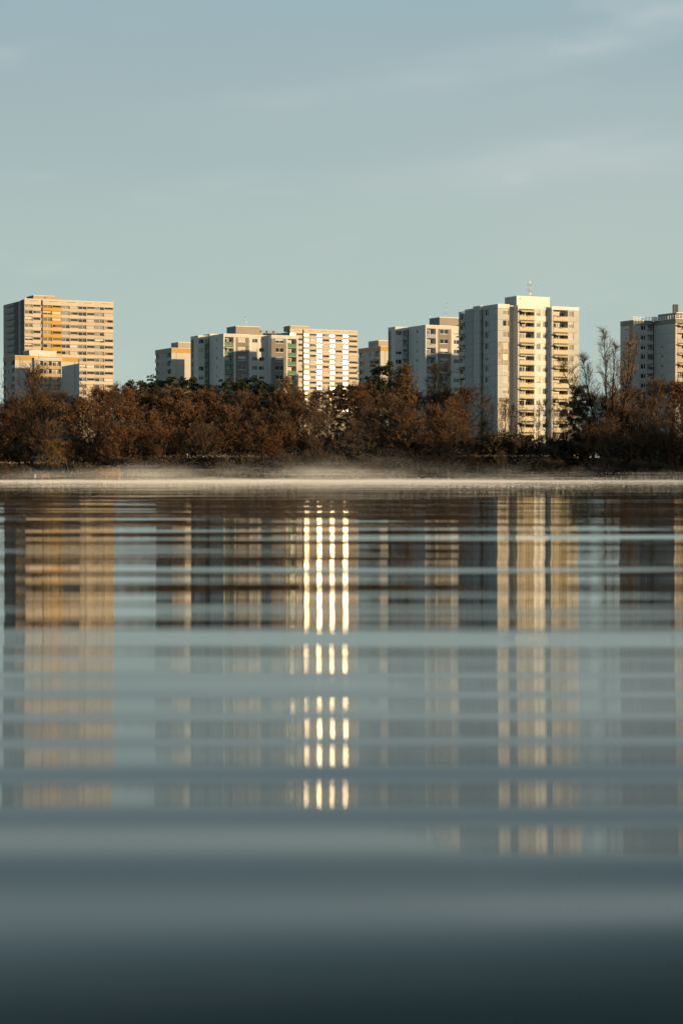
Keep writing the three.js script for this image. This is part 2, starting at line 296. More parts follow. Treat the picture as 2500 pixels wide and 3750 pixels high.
// --- low ochre-banded blocks
function ochreBlock(name, label, X, Z, roof, o) {
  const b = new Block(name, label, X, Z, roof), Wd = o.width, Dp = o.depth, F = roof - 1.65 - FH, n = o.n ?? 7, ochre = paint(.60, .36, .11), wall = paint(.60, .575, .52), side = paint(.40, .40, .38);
  b.solid('core_wall', M.core, 2, Wd - .6, -Dp + .4, -1.9, b.gy, roof - .35);
  const f = b.run(0, 0, Wd, 0);
  const bay = o.bay;
  b.rows(f, 0, 1.7, F, n, wall, [], { joint: .004 }); b.put(f, 'window_strip', box(.16, FH * n - .5, .1), o.stripMat ?? M.pane[3], 1.79, F - FH * (n - 1), -.12);
  if (bay) {
    b.rows(f, 1.88, bay[0], F, n, wall, [], { joint: .004 });
    const g = b.run(bay[0], .8, bay[1], .8), w = bay[1] - bay[0], t = (w - .5) / 3;
    for (let i = 0; i < 3; i++) b.loggia(g, .25 + i * t, .25 + (i + 1) * t - .2, F, n, paint(.56, .38, .18), wall, { awn: 0, deep: .95, boxes: .1 });
    for (let i = 0; i < 4; i++) b.put(g, 'pier', box(.24, FH * n, .34), wall, i === 0 ? .12 : i === 3 ? w - .15 : .25 + i * t - .1, F - FH * (n - 1), -.15);
    b.top(g, -.1, w + .1, F + FH, roof - .55, wall);
    b.put(b.run(bay[0], 0, bay[0], .8), 'bay_cheek', box(.62, roof - b.gy - .8, .2), wall, .3, b.gy, -.1);
    b.put(b.run(bay[1], .8, bay[1], 0), 'bay_cheek', box(.62, roof - b.gy - .8, .2), wall, .48, b.gy, -.1);
    b.rows(f, bay[1], Wd - 1.75, F, n, wall, [], { joint: .004 }); b.rows(f, Wd - 1.6, Wd, F, n, wall, [], { joint: .004 });
    b.put(f, 'window_strip', box(.14, FH * n - .5, .1), M.pane[0], Wd - 1.675, F - FH * (n - 1), -.12);
  } else b.rows(f, 1.88, Wd, F, n, wall, [], { joint: .004 });
  const nb = Math.max(2, Math.round(Wd / 3.6)); // cornice of ochre boards
  for (let i = 0; i < nb; i++) b.put(f, 'cornice_panel', box(Wd / nb - .03, 1.6, .3), ochre, (i + .5) * Wd / nb, F + FH + .02, -.12);
  b.put(f, 'coping', box(Wd + .1, .09, .6), M.coping, Wd / 2, roof - .03, -.22);
  const l = b.run(0, -Dp, 0, 0), ns = Math.max(3, Math.round(Dp / 3.4));
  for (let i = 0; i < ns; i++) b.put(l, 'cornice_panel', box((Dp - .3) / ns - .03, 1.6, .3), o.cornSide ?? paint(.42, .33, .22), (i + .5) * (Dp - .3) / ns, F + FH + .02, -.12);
  b.put(l, 'coping', box(Dp - .4, .09, .6), M.coping, Dp / 2 - .3, roof - .03, -.22);
  // left face: far balcony, wall with windows, near balcony
  const e = Dp - .31;
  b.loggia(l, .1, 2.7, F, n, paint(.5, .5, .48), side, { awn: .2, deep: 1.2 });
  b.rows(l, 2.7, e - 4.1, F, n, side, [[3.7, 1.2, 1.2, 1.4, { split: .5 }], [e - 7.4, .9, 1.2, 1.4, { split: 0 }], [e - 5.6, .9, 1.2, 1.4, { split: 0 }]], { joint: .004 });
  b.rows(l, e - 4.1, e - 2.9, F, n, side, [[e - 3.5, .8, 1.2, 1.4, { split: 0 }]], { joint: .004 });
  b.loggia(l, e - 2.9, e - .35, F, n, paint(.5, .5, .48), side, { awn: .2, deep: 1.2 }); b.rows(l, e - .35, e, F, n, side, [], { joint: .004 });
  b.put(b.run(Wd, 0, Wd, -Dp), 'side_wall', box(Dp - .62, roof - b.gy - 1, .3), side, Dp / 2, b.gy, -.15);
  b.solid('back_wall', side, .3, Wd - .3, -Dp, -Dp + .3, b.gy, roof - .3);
  b.solid('flat_roof', M.slab, .5, Wd - .5, -Dp + .4, -.5, roof - .34, roof - .26);
  return b;
}
{
  const roofWhite = paint(.72, .70, .66);
  const b = ochreBlock('ochre_banded_block', 'low block with ochre cornice and balcony bay in front of the tall left tower', -114.36, -700, 43.9, { width: 23.7, depth: 13.6, bay: [6.9, 16.9], n: 8 });
  b.penthouse(6.55, 16.6, -11, -4, 46.2, roofWhite, paint(.3, .3, .29));
  for (const x of [9.2, 10.2]) { const v = part('roof_vent', new THREE.CylinderGeometry(.16, .16, 1.1, 10).translate(0, .55, 0), M.coping, b.g, x, 43.6 - b.gy, -1.2); part('vent_cap', new THREE.CylinderGeometry(.26, .26, .12, 10), M.coping, v, 0, 1.14, 0); }
  const c = ochreBlock('ochre_banded_block', 'low block with ochre cornice half hidden behind the green balcony block', -58.69, -690, 45.9, { width: 13, depth: 15.2, n: 8 });
  c.penthouse(4, 12.6, -10, -3.6, 48.3, paint(.45, .4, .34), paint(.3, .3, .29));
  const d = ochreBlock('ochre_banded_block', 'pale low block with ochre cornice right of the glaring tower', 13.29, -681, 45.9, { width: 12, depth: 16.4, n: 8 });
  d.penthouse(1.2, 10, -11, -3.6, 48.2, paint(.45, .4, .34), paint(.3, .3, .29));
  // hidden behind the green balcony block: seen only by the shadows it throws on its two neighbours to the left
  const ca = Math.cos(A), sa = Math.sin(A), hx = -1, hz = 34;
  const h = ochreBlock('ochre_banded_block', 'ochre banded block wholly behind the green balcony block', -58.69 + hx * ca + hz * sa, -690 + hz * ca - hx * sa, 45.9, { width: 24.1, depth: 12.6, n: 2 });
  h.penthouse(3.4, 9.3, -11.5, -6, 49, roofWhite);
}

// --- the two tall slab towers
function tallTower(name, label, X, Z, roof, bays, o) {
  const b = new Block(name, label, X, Z, roof), n = o.n, F = roof - 4.75, Wd = bays.at(-1).u1;
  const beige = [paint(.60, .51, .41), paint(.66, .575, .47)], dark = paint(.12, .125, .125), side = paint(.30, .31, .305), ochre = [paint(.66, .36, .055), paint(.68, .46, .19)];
  b.solid('core_wall', o.wall ?? paint(.4, .36, .3), .5, Wd - .3, -o.depth, -.95, b.gy, roof - .4);
  const f = b.run(0, 0, Wd, 0), low = F - FH * (n - 1);
  bays.forEach((bay, bi) => {
    const w = bay.u1 - bay.u0 - .03, cx = (bay.u0 + bay.u1) / 2;
    if (bay.recess) { b.put(f, 'recess_wall', box(w + .03, roof - b.gy - .4, .3), dark, cx, b.gy, -1.4); return; }
    const m = bay.ochre ? ochre : beige;
    b.put(f, 'attic_panel', box(w, 2.36, .5), beige[1], cx, roof - 2.4, -.25);
    b.put(f, 'vent_slot', box(w * .5, .14, .05), M.dark, cx + w * .1, roof - .85, .005);
    b.put(f, 'lower_wall', box(w, low - b.gy, .5), beige[0], cx, b.gy, -.25);
    b.put(f, 'rear_wall', box(w, F + FH - low - .5, .2), paint(.45, .4, .33), cx, low, -.83);
    for (let k = 0; k < n; k++) {
      const y = F - FH * k, sp = b.put(f, 'spandrel', box(w, 1.2, .5), m[(k + (bay.ochre ? 0 : 0)) % 2], cx, y, -.25);
      const wl = w * (bay.split ?? .46), wr = w - wl - .75;
      b.window(f, bay.u0 + .25 + wl / 2 - .1, y + 1.2, wl - .1, 1.42, { depth: o.glint ? -.3 : -.55, split: .55, shut: b.R() < .12 ? .5 : 0, tone: b.R() < .4 ? 3 : b.R() < .5 ? 2 : 1, ...(o.glint ? { turn: o.glint[0] + (bay.off ?? 0) + o.glint[2] * (b.R() - .5), tilt: o.glint[1] + o.glint[3] * (b.R() - .5), glass: M.glint, jitter: .006, shut: 0 } : {}) });
      b.put(f, 'pier', box(.3, 1.58, .5), m[k % 2], bay.u0 + wl + .42, y + 1.21, -.45);
      // right half: strip window over a higher sill with a projecting ledge
      b.put(f, 'ledge', box(wr + .2, .3, .62), m[k % 2], bay.u1 - .2 - wr / 2, y + 1.22, -.27);
      b.window(f, bay.u1 - .2 - wr / 2, y + 1.54, wr, 1.0, { depth: -.4, split: .35, frame: M.darkFrame, shut: b.R() < .22 ? 1 : 0 });
      b.put(f, 'window_head', box(wr + .2, .22, .3), m[k % 2], bay.u1 - .2 - wr / 2, y + 2.57, -.3);
    }
  });
  b.put(f, 'coping', box(Wd + .2, .12, .8), M.coping, Wd / 2, roof - .06, -.3);
  // left side: dark fins, window stack, stepped balconies
  const l = b.run(0, -o.depth, 0, 0), e = o.depth;
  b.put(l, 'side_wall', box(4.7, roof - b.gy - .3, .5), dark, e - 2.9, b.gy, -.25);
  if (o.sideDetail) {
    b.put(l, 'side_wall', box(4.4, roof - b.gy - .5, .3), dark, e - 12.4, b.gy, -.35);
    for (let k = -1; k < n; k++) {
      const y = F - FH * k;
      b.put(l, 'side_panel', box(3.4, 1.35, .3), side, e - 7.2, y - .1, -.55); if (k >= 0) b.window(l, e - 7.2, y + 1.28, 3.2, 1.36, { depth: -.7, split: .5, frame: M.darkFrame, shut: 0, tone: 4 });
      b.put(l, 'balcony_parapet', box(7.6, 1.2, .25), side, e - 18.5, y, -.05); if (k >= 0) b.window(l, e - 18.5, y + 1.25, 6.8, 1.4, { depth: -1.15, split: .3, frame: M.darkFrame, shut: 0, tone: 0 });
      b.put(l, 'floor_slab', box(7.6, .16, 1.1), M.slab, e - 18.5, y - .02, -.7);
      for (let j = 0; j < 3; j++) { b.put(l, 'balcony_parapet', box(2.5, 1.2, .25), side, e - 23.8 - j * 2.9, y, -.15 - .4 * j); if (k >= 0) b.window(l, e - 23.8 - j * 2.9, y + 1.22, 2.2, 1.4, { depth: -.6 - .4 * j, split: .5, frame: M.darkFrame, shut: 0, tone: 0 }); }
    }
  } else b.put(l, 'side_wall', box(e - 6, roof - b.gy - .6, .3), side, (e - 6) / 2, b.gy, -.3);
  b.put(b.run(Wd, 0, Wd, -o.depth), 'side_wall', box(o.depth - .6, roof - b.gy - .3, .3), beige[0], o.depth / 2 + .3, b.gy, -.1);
  return b;
}
M.glint = glass(.03, .03, .03, .075);
{
  const b = tallTower('tall_slab_tower', 'tall beige tower with a column of orange yellow spandrels at the far left', -133.98, -845, 77, [
    { u0: 0, u1: 7.3 }, { u0: 7.3, u1: 8.1, recess: true }, { u0: 8.1, u1: 16.4, ochre: true }, { u0: 16.4, u1: 23.9 }, { u0: 23.9, u1: 31.4 }, { u0: 31.4, u1: 40 }], { n: 17, depth: 31, sideDetail: true });
  const p = b.penthouse(5.6, 15, -14, -5, 79.1, paint(.5, .4, .29), paint(.2, .2, .2)); part('roof_room', box(4.6, 1.7, 7), paint(.5, .4, .29), p, 6.96, .3, -1); part('duct_box', box(1.0, .5, .3), paint(.4, .3, .2), p, .8, 1.6, 4.6);
  const c = tallTower('tall_slab_tower', 'tall far tower whose windows blaze with reflected sun', -20.16, -1043, 79.1, [
    { u0: -7.4, u1: -.25, off: .03 }, { u0: -.25, u1: .6, recess: true }, { u0: .6, u1: 8, split: .44, off: .022 }, { u0: 8, u1: 15.6, split: .42 }, { u0: 15.6, u1: 23.3, split: .4 }, { u0: 23.3, u1: 32.3, split: .38 }], { n: 15, depth: 30, glint: [.112, .034, .02, .024] });
  const q = c.penthouse(-3.5, 7.7, -16, -8, 81.3, paint(.5, .42, .33), paint(.25, .25, .24)); part('roof_room', box(3, 1.5, 6), paint(.5, .42, .33), q, 7.16, .4, -.5);
  // lower left wing with plant on its roof
  c.solid('wing_wall', paint(.42, .4, .37), -26, -7.6, -30, -12, c.gy, 77.4);
  [[-9.5, 2.2], [-13, 2.8], [-17, 2], [-21, 2.4]].forEach(([x, w]) => c.solid('roof_plant', paint(.4, .4, .38), x - w / 2, x + w / 2, -15, -12.6, 77.39, 78.6));
}

// --- white panel tower right of centre
{
  const b = new Block('panel_tower', 'sunlit white panel tower with two columns of cream balconies and thin mast', 38.78, -496, 44), F = 40.2, n = 12, T = 43.0;
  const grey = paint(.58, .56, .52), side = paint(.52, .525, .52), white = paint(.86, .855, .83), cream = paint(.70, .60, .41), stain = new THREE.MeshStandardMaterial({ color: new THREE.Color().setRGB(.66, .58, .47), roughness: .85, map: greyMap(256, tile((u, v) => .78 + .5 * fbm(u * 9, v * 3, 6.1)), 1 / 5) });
  const J = { joint: .05 };
  b.solid('core_wall', M.core, 1.6, 21, -16.5, -2.1, b.gy, 43.8); b.solid('core_wall', M.core, 6, 21, -2.1, -1.4, b.gy, 43.8);
  const f = b.run(0, 0, 3.3, 0);
  b.rows(f, 0, 3.3, F, n, [grey, grey, grey, stain, stain], [[2.35, 1.75, 1.15, 1.5, { split: .68, shutProb: .75, tone: 3 }]], J); b.top(f, 0, 3.3, T, 44, white, { w: .03 });
  b.put(b.run(3.3, 0, 3.3, -1.7), 'side_wall', box(1.35, 44 - b.gy - .2, .3), grey, 1.0, b.gy, -.15);
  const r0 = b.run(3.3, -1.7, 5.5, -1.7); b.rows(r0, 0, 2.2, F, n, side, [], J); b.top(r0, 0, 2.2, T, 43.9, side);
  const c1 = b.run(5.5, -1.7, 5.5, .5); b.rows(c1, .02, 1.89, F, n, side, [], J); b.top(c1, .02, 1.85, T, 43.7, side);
  // middle bay: pier, balconies, then the brilliant white wall
  const m = b.run(5.5, .5, 10.6, .5);
  b.rows(m, 0, .45, F, n, grey, [], J); b.loggia(m, .45, 4.85, F, n, cream, grey, { awn: .8, awnCols: [3, 1, 3, 0], boxes: .35, deep: 1.7 }); b.rows(m, 4.85, 5.1, F, n, grey, [], J); b.top(m, 0, 5.1, T, 43.95, white, { w: .04 });
  const w = b.run(10.6, .5, 14.75, .5);
  b.rows(w, 0, 4.15, F, n, white, [[.95, 1.2, 1.15, 1.5, { split: 0, shutProb: .65, tone: 3 }], [3.05, 1.6, 1.15, 1.5, { split: .68, shutProb: .75, tone: 3 }]], J); b.top(w, 0, 4.15, T, 44, white, { w: .03 });
  const c2 = b.run(14.75, .5, 14.75, 1.7); b.rows(c2, .02, .89, F, n, side, [], J); b.top(c2, .02, .85, T, 43.4, side);
  const r = b.run(14.75, 1.7, 22.9, 1.7);
  b.rows(r, 0, .5, F, n, grey, [], J); b.loggia(r, .5, 4.85, F, n, cream, grey, { awn: .75, awnCols: [3, 0, 1, 3], boxes: .4, deep: 1.7 }); b.rows(r, 4.85, 8.15, F, n, grey, [[5.85, 1.3, 1.15, 1.5, { split: 0, shutProb: .65, tone: 3 }]], J); b.top(r, 0, 8.15, T, 43.85, white, { w: .03 });
  b.put(b.run(22.9, 1.7, 22.9, -16.5), 'side_wall', box(17.4, 44 - b.gy - .4, .3), grey, 9.0, b.gy, -.15);
  // left side
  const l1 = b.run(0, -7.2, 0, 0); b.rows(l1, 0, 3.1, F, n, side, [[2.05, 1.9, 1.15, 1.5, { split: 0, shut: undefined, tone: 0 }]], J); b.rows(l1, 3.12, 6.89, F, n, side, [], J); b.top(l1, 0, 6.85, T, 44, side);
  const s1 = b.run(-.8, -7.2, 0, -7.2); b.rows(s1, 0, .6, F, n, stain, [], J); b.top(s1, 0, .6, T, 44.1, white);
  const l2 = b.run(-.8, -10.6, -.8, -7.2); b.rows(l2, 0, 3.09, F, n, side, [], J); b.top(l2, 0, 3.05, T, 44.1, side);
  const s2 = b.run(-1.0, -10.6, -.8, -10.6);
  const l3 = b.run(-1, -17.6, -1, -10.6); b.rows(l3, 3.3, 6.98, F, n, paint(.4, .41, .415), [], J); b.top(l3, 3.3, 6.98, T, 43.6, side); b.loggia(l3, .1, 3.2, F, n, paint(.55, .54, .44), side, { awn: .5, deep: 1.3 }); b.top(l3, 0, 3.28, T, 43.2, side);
  b.solid('back_wall', side, -.7, 22.6, -17.9, -17.62, b.gy, 43);
  b.solid('flat_roof', M.slab, .4, 22.5, -16.4, -2.1, 43.7, 43.78); b.solid('flat_roof', M.slab, 6, 22.5, -2.1, .1, 43.6, 43.7);
  const p = b.penthouse(7.0, 16.8, -8, -2.4, 46.5, white, paint(.48, .49, .49)); part('vent', box(.2, .2, .06), M.dark, p, -3.8, 2.3, 2.84);
  b.antenna(12.4, -5, 46.4, 4.6, [[.86, .35, 0], [.68, 1.1, .5], [.5, .6, .2], [.38, .9, -.4], [.2, .6, .1]]);
}

// --- grey panel block at the right edge
{
  const b = new Block('grey_panel_block', 'grey panel block with white roof railing cut by the right edge', 95.57, -572, 46.6), F = 42.4, n = 9, T = 45.25;
  const wall = paint(.50, .51, .50), band = paint(.26, .26, .235), terra = paint(.42, .26, .19), par = paint(.52, .45, .36), J = { joint: .05 };
  b.solid('core_wall', M.core, 1.6, 20, -17, -2, b.gy, 46.2); b.solid('core_wall', M.core, -6.6, 1.6, -17, -12.4, b.gy, 46.2);
  const f = b.run(0, 0, 20, 0);
  b.rows(f, 0, .7, F, n, paint(.6, .56, .5), [], J); b.loggia(f, .7, 4.6, F, n, par, wall, { awn: .2, boxes: .6 }); b.rows(f, 4.6, 20, F, n, wall, [[7, 2, 1.3, 1.4, {}], [11, 2, 1.3, 1.4, {}]], J); b.top(f, 0, 20, T, 46.6, band);
  const l1 = b.run(0, -10.4, 0, 0); b.rows(l1, 0, 4.6, F, n, wall, [[3.9, 1.15, 1.6, .85, { split: .5 }]], J); b.rows(l1, 4.62, 10.09, F, n, wall, [], J); b.top(l1, 0, 10.04, T, 46.6, band);
  const s = b.run(-7.2, -10.4, 0, -10.4); b.rows(s, 0, 4.95, F, n, wall, [[3.45, 1.75, 1.3, 1.35, { split: .6 }]], J); b.loggia(s, 5, 6.9, F, n, wall, paint(.4, .41, .4), { awn: .1, deep: 1.4 }); b.top(s, 0, 6.9, T, 46.6, band);
  const l2 = b.run(-7.2, -17, -7.2, -10.4); b.rows(l2, 4.4, 6.29, F, n, terra, [], J); b.rows(l2, 2, 4.38, F, n, wall, [[3.2, 1.1, 1.3, 1.4, { split: 0 }]], J); b.rows(l2, 0, 1.98, F, n, wall, [], J); b.top(l2, 0, 6.25, T, 46.6, band);
  b.solid('back_wall', wall, -7, 20, -17.3, -17, b.gy, 46); b.solid('flat_roof', M.slab, .4, 19.6, -16.9, -2, 46.2, 46.28); b.solid('flat_roof', M.slab, -6.8, .4, -16.9, -10.7, 46.2, 46.28);
  const p = b.penthouse(2.6, 11, -12, -3, 48.6, paint(.22, .22, .21)); b.solid('mast_box', M.dark, 4.2, 5.4, -7, -6, 48.6, 51.2); b.solid('mast_panel', plain(.4, .25, .2), 4.0, 4.18, -6.9, -6.1, 48.9, 51);
  const rail = (r, u0, u1) => { const k = Math.round((u1 - u0) / 1.15); for (let i = 0; i <= k; i++) b.put(r, 'railing_post', box(.13, 1.05, .13), M.coping, u0 + (u1 - u0) * i / k, 46.6, -.6); for (const y of [.95, .5]) b.put(r, 'railing_bar', box(u1 - u0, .05, .05), M.coping, (u0 + u1) / 2, 46.6 + y, -.6); };
  rail(l1, 0, 9.6); rail(s, .4, 7); rail(f, .5, 10); b.solid('roof_hatch', M.coping, -1.4, -.2, -9.6, -8.4, 46.4, 47.6);
}

// --- flat-roofed white pavilion glimpsed through the trees on the left
{
  const x = -75.8, z = -520, y = ground(x, z), g = thing('low_pavilion', 'low white flat roofed pavilion glimpsed between trees under the left tower', 'pavilion', x, y - .2, z, .3);
  part('wall', box(9, 5.2, 6), paint(.6, .62, .62), g); part('roof', box(9.6, .3, 6.6), paint(.4, .41, .42), g, 0, 5.205, 0);
  part('door', box(1, 2.1, .08), M.dark, g, 1.2, .25, 3.045); for (const u of [-2.6, 3.1]) { const w = part('window', box(1.5, 1.2, .08), M.frame, g, u, 2.2, 3.045); part('pane', box(1.3, 1, .03), M.pane[0], w, 0, .1, .04); }
}

// ---------------------------------------------------------------- vegetation
class Soup {
  constructor() { this.p = []; this.c = []; this.i = []; this.n = []; }
  tube(pts, rad, sides) { // tapered limb
    const base = this.p.length / 3, up = new THREE.Vector3(.31, .12, .94).normalize(), d = new THREE.Vector3(), a = new THREE.Vector3(), b = new THREE.Vector3();
    pts.forEach((p, k) => {
      d.subVectors(pts[Math.min(k + 1, pts.length - 1)], pts[Math.max(k - 1, 0)]).normalize(); a.crossVectors(d, up).normalize(); b.crossVectors(d, a);
      for (let s = 0; s < sides; s++) { const t = s / sides * 6.2832, c = Math.cos(t), q = Math.sin(t), nx = a.x * c + b.x * q, ny = a.y * c + b.y * q, nz = a.z * c + b.z * q; this.p.push(p.x + nx * rad[k], p.y + ny * rad[k], p.z + nz * rad[k]); this.n.push(nx, ny, nz); this.c.push(1, 1, 1); }
    });
    for (let k = 0; k < pts.length - 1; k++) for (let s = 0; s < sides; s++) { const u = base + k * sides + s, v = base + k * sides + (s + 1) % sides; this.i.push(u, u + sides, v, v, u + sides, v + sides); }
  }
  quad(c, ax, bx, col) { // flat blade: centre, two half axes
    const base = this.p.length / 3, n = new THREE.Vector3().crossVectors(ax, bx).normalize();
    for (const [s, t] of [[-1, -1], [1, -1], [1, 1], [-1, 1]]) { this.p.push(c.x + ax.x * s + bx.x * t, c.y + ax.y * s + bx.y * t, c.z + ax.z * s + bx.z * t); this.n.push(n.x, n.y, n.z); this.c.push(...col); }
    this.i.push(base, base + 1, base + 2, base, base + 2, base + 3);
  }
  geo() { const g = new THREE.BufferGeometry(); g.setAttribute('position', new THREE.Float32BufferAttribute(this.p, 3)); g.setAttribute('normal', new THREE.Float32BufferAttribute(this.n, 3)); g.setAttribute('color', new THREE.Float32BufferAttribute(this.c, 3)); g.setIndex(this.i); return g; }
}
const V = (x, y, z) => new THREE.Vector3(x, y, z);
const dirAt = (R, polar, az) => V(Math.sin(polar) * Math.cos(az), Math.cos(polar), Math.sin(polar) * Math.sin(az));
const randDir = (R) => { const y = R() * 2 - 1, a = R() * 6.2832, r = Math.sqrt(1 - y * y); return V(r * Math.cos(a), y, r * Math.sin(a)); };
const vary = (R, c, k = .35) => { const f = 1 + (R() - .5) * 2 * k; return [c[0] * f, c[1] * f * (1 + (R() - .5) * .2), c[2] * f]; };
const vmat = (rough = .95) => new THREE.MeshStandardMaterial({ vertexColors: true, roughness: rough, side: THREE.DoubleSide });
const crownMat = vmat(), barkMats = { brown: plain(.085, .062, .044, .95), grey: plain(.12, .105, .085, .95), pale: plain(.30, .27, .22, .9), dark: plain(.045, .036, .03, .95) };

// o: h, r, stems, first (share of height without branches), prim, sec, twig, leaf, polar [low, high], reach, twigCol, leafCol, leafSize
function deciduous(seed, o) {
  const R = rng(seed), wood = new Soup(), crown = new Soup(), stems = o.stems ?? 1;
  for (let s = 0; s < stems; s++) {
    const lean = stems > 1 ? (o.lean ?? .16) * (.5 + R()) : .05 * R(), la = s / stems * 6.28 + R() * 1.2, hs = o.h * (stems > 1 ? .8 + .2 * R() : 1), pts = [], rad = [], n = 8;
    let p = stems > 1 ? V(Math.cos(la) * .25, -.3, Math.sin(la) * .25) : V(0, -.3, 0), d = dirAt(R, lean, la);
    for (let k = 0; k <= n; k++) { pts.push(p.clone()); rad.push(lerp(o.r, .025, Math.pow(k / n, .8)) * (k ? 1 : 1.35) / (stems > 1 ? 1.25 : 1)); d.add(V((R() - .5) * .12, .03, (R() - .5) * .12)).normalize(); p = p.clone().addScaledVector(d, hs / n); }
    wood.tube(pts, rad, 7);
    const at = (t) => { const x = t * n, k = Math.min(n - 1, Math.floor(x)); return pts[k].clone().lerp(pts[k + 1], x - k); }, prim = Math.round(o.prim / stems);
    for (let i = 0; i < prim; i++) {
      const t = lerp(o.first, .99, Math.pow((i + R() * .8) / prim, .85)), az = i * 2.4 + R(), s0 = at(t), prof = o.profile ? o.profile(t) : Math.sin(Math.PI * Math.min(1, .18 + .8 * (t - o.first) / (1 - o.first))) * .9 + .1;
      const len = o.h * o.reach * prof * (.75 + .5 * R()), pd = dirAt(R, lerp(o.polar[0], o.polar[1], t) * (.8 + .4 * R()), az), r0 = Math.max(.02, lerp(o.r * .42, .03, t)), bp = [s0], br = [r0];
      for (let k = 1; k <= 3; k++) { pd.add(V((R() - .5) * .3, .1 + (o.droop ?? 0), (R() - .5) * .3)).normalize(); bp.push(bp[k - 1].clone().addScaledVector(pd, len / 3)); br.push(r0 * (1 - k / 3.3)); }
      wood.tube(bp, br, 4);
      for (let j = 0; j < o.sec; j++) {
        const q = .15 + .85 * (j + R()) / o.sec, k = Math.min(2, Math.floor(q * 3)), s1 = bp[k].clone().lerp(bp[k + 1], q * 3 - k), sd = pd.clone().multiplyScalar(.9).add(randDir(R).multiplyScalar(.85)).add(V(0, .25 + (o.droop ?? 0), 0)).normalize(), sl = len * (.28 + .3 * R()) * (1.1 - .4 * q), e = s1.clone().addScaledVector(sd, sl);
        wood.tube([s1, s1.clone().lerp(e, .5).add(randDir(R).multiplyScalar(sl * .06)), e], [r0 * .36 + .008, r0 * .22 + .006, .006], 3);
        for (let m = 0; m < o.twig; m++) {
          const c0 = s1.clone().lerp(e, .25 + .85 * R()), td = sd.clone().add(randDir(R).multiplyScalar(.8)).add(V(0, .2 + (o.droop ?? 0) * 2, 0)).normalize(), tl = (.35 + .75 * R()) * (o.twigLen ?? 1), side = randDir(R).cross(td).normalize().multiplyScalar(o.twigW ?? .014);
          crown.quad(c0.clone().addScaledVector(td, tl / 2), td.clone().multiplyScalar(tl / 2), side, vary(R, o.twigCol, .3));
          const nl = Math.floor(o.leaf + R());
          for (let v = 0; v < nl; v++) { const lp = c0.clone().addScaledVector(td, tl * R()).addScaledVector(randDir(R), .16), l = randDir(R).multiplyScalar(o.leafSize * (.6 + .7 * R())), w = randDir(R).cross(l).normalize().multiplyScalar(o.leafSize * .55); crown.quad(lp, l, w, vary(R, Array.isArray(o.leafCol[0]) ? o.leafCol[Math.floor(R() * o.leafCol.length)] : o.leafCol, .4)); }
        }
      }
    }
  }
  return { trunk: wood.geo(), crown: crown.geo(), bark: barkMats[o.bark ?? 'brown'] };
}
function pine(seed, h, col, wide = .3) {
  const R = rng(seed), wood = new Soup(), crown = new Soup(), pts = [], rad = [];
  for (let k = 0; k <= 6; k++) { pts.push(V((R() - .5) * .3, -.3 + h * .97 * k / 6, (R() - .5) * .3)); rad.push(lerp(.24, .03, k / 6)); }
  wood.tube(pts, rad, 7);
  const N = 60;
  for (let i = 0; i < N; i++) {
    const t = .22 + .78 * (i + R()) / N, az = i * 2.4 + R() * .8, reach = h * wide * Math.pow(Math.sin(Math.PI * Math.min(1, .12 + .8 * (1 - t) / .78 + .0)), .7) * (.55 + .6 * R()) * (1.15 - .35 * t), s = V(0, h * t * .97, 0), e = V(Math.cos(az) * reach, h * t * .97 + reach * (.18 + .4 * t), Math.sin(az) * reach);
    wood.tube([s, s.clone().lerp(e, .55).add(V(0, -.1, 0)), e], [.06, .04, .015], 3);
    const cl = 2 + Math.floor(R() * 2);
    for (let c = 0; c < cl; c++) {
      const cc = s.clone().lerp(e, .55 + .5 * R()).add(randDir(R).multiplyScalar(.45)), rr = .55 + .6 * R();
      for (let k = 0; k < 42; k++) { const d = randDir(R); d.y = Math.abs(d.y) * .9 - .2; const p = cc.clone().addScaledVector(d, rr * Math.pow(R(), .4)), l = d.clone().add(randDir(R).multiplyScalar(.5)).normalize().multiplyScalar(.2), w = randDir(R).cross(l).normalize().multiplyScalar(.085); crown.quad(p, l, w, vary(R, col, .4)); }
    }
  }
  return { trunk: wood.geo(), crown: crown.geo(), bark: barkMats.brown };
}
function plant(name, label, group, proto, x, z, s = 1, sy = s, turn = 0, category = 'tree', woody = 'trunk', leafy = 'crown') {
  const g = thing(name, label, category, x, ground(x, z) - .05, z, turn, group); g.scale.set(s, sy, s);
  part(woody, proto.trunk, proto.bark, g); part(leafy, proto.crown, crownMat, g); return g;
}
const RUST = [[.19, .068, .018], [.14, .056, .02], [.22, .10, .022]], OCHRE = [[.26, .13, .02], [.2, .09, .018], [.16, .1, .02]], OLIVE = [[.07, .06, .02], [.055, .05, .02], [.09, .062, .02]], TW = [.1, .062, .037];
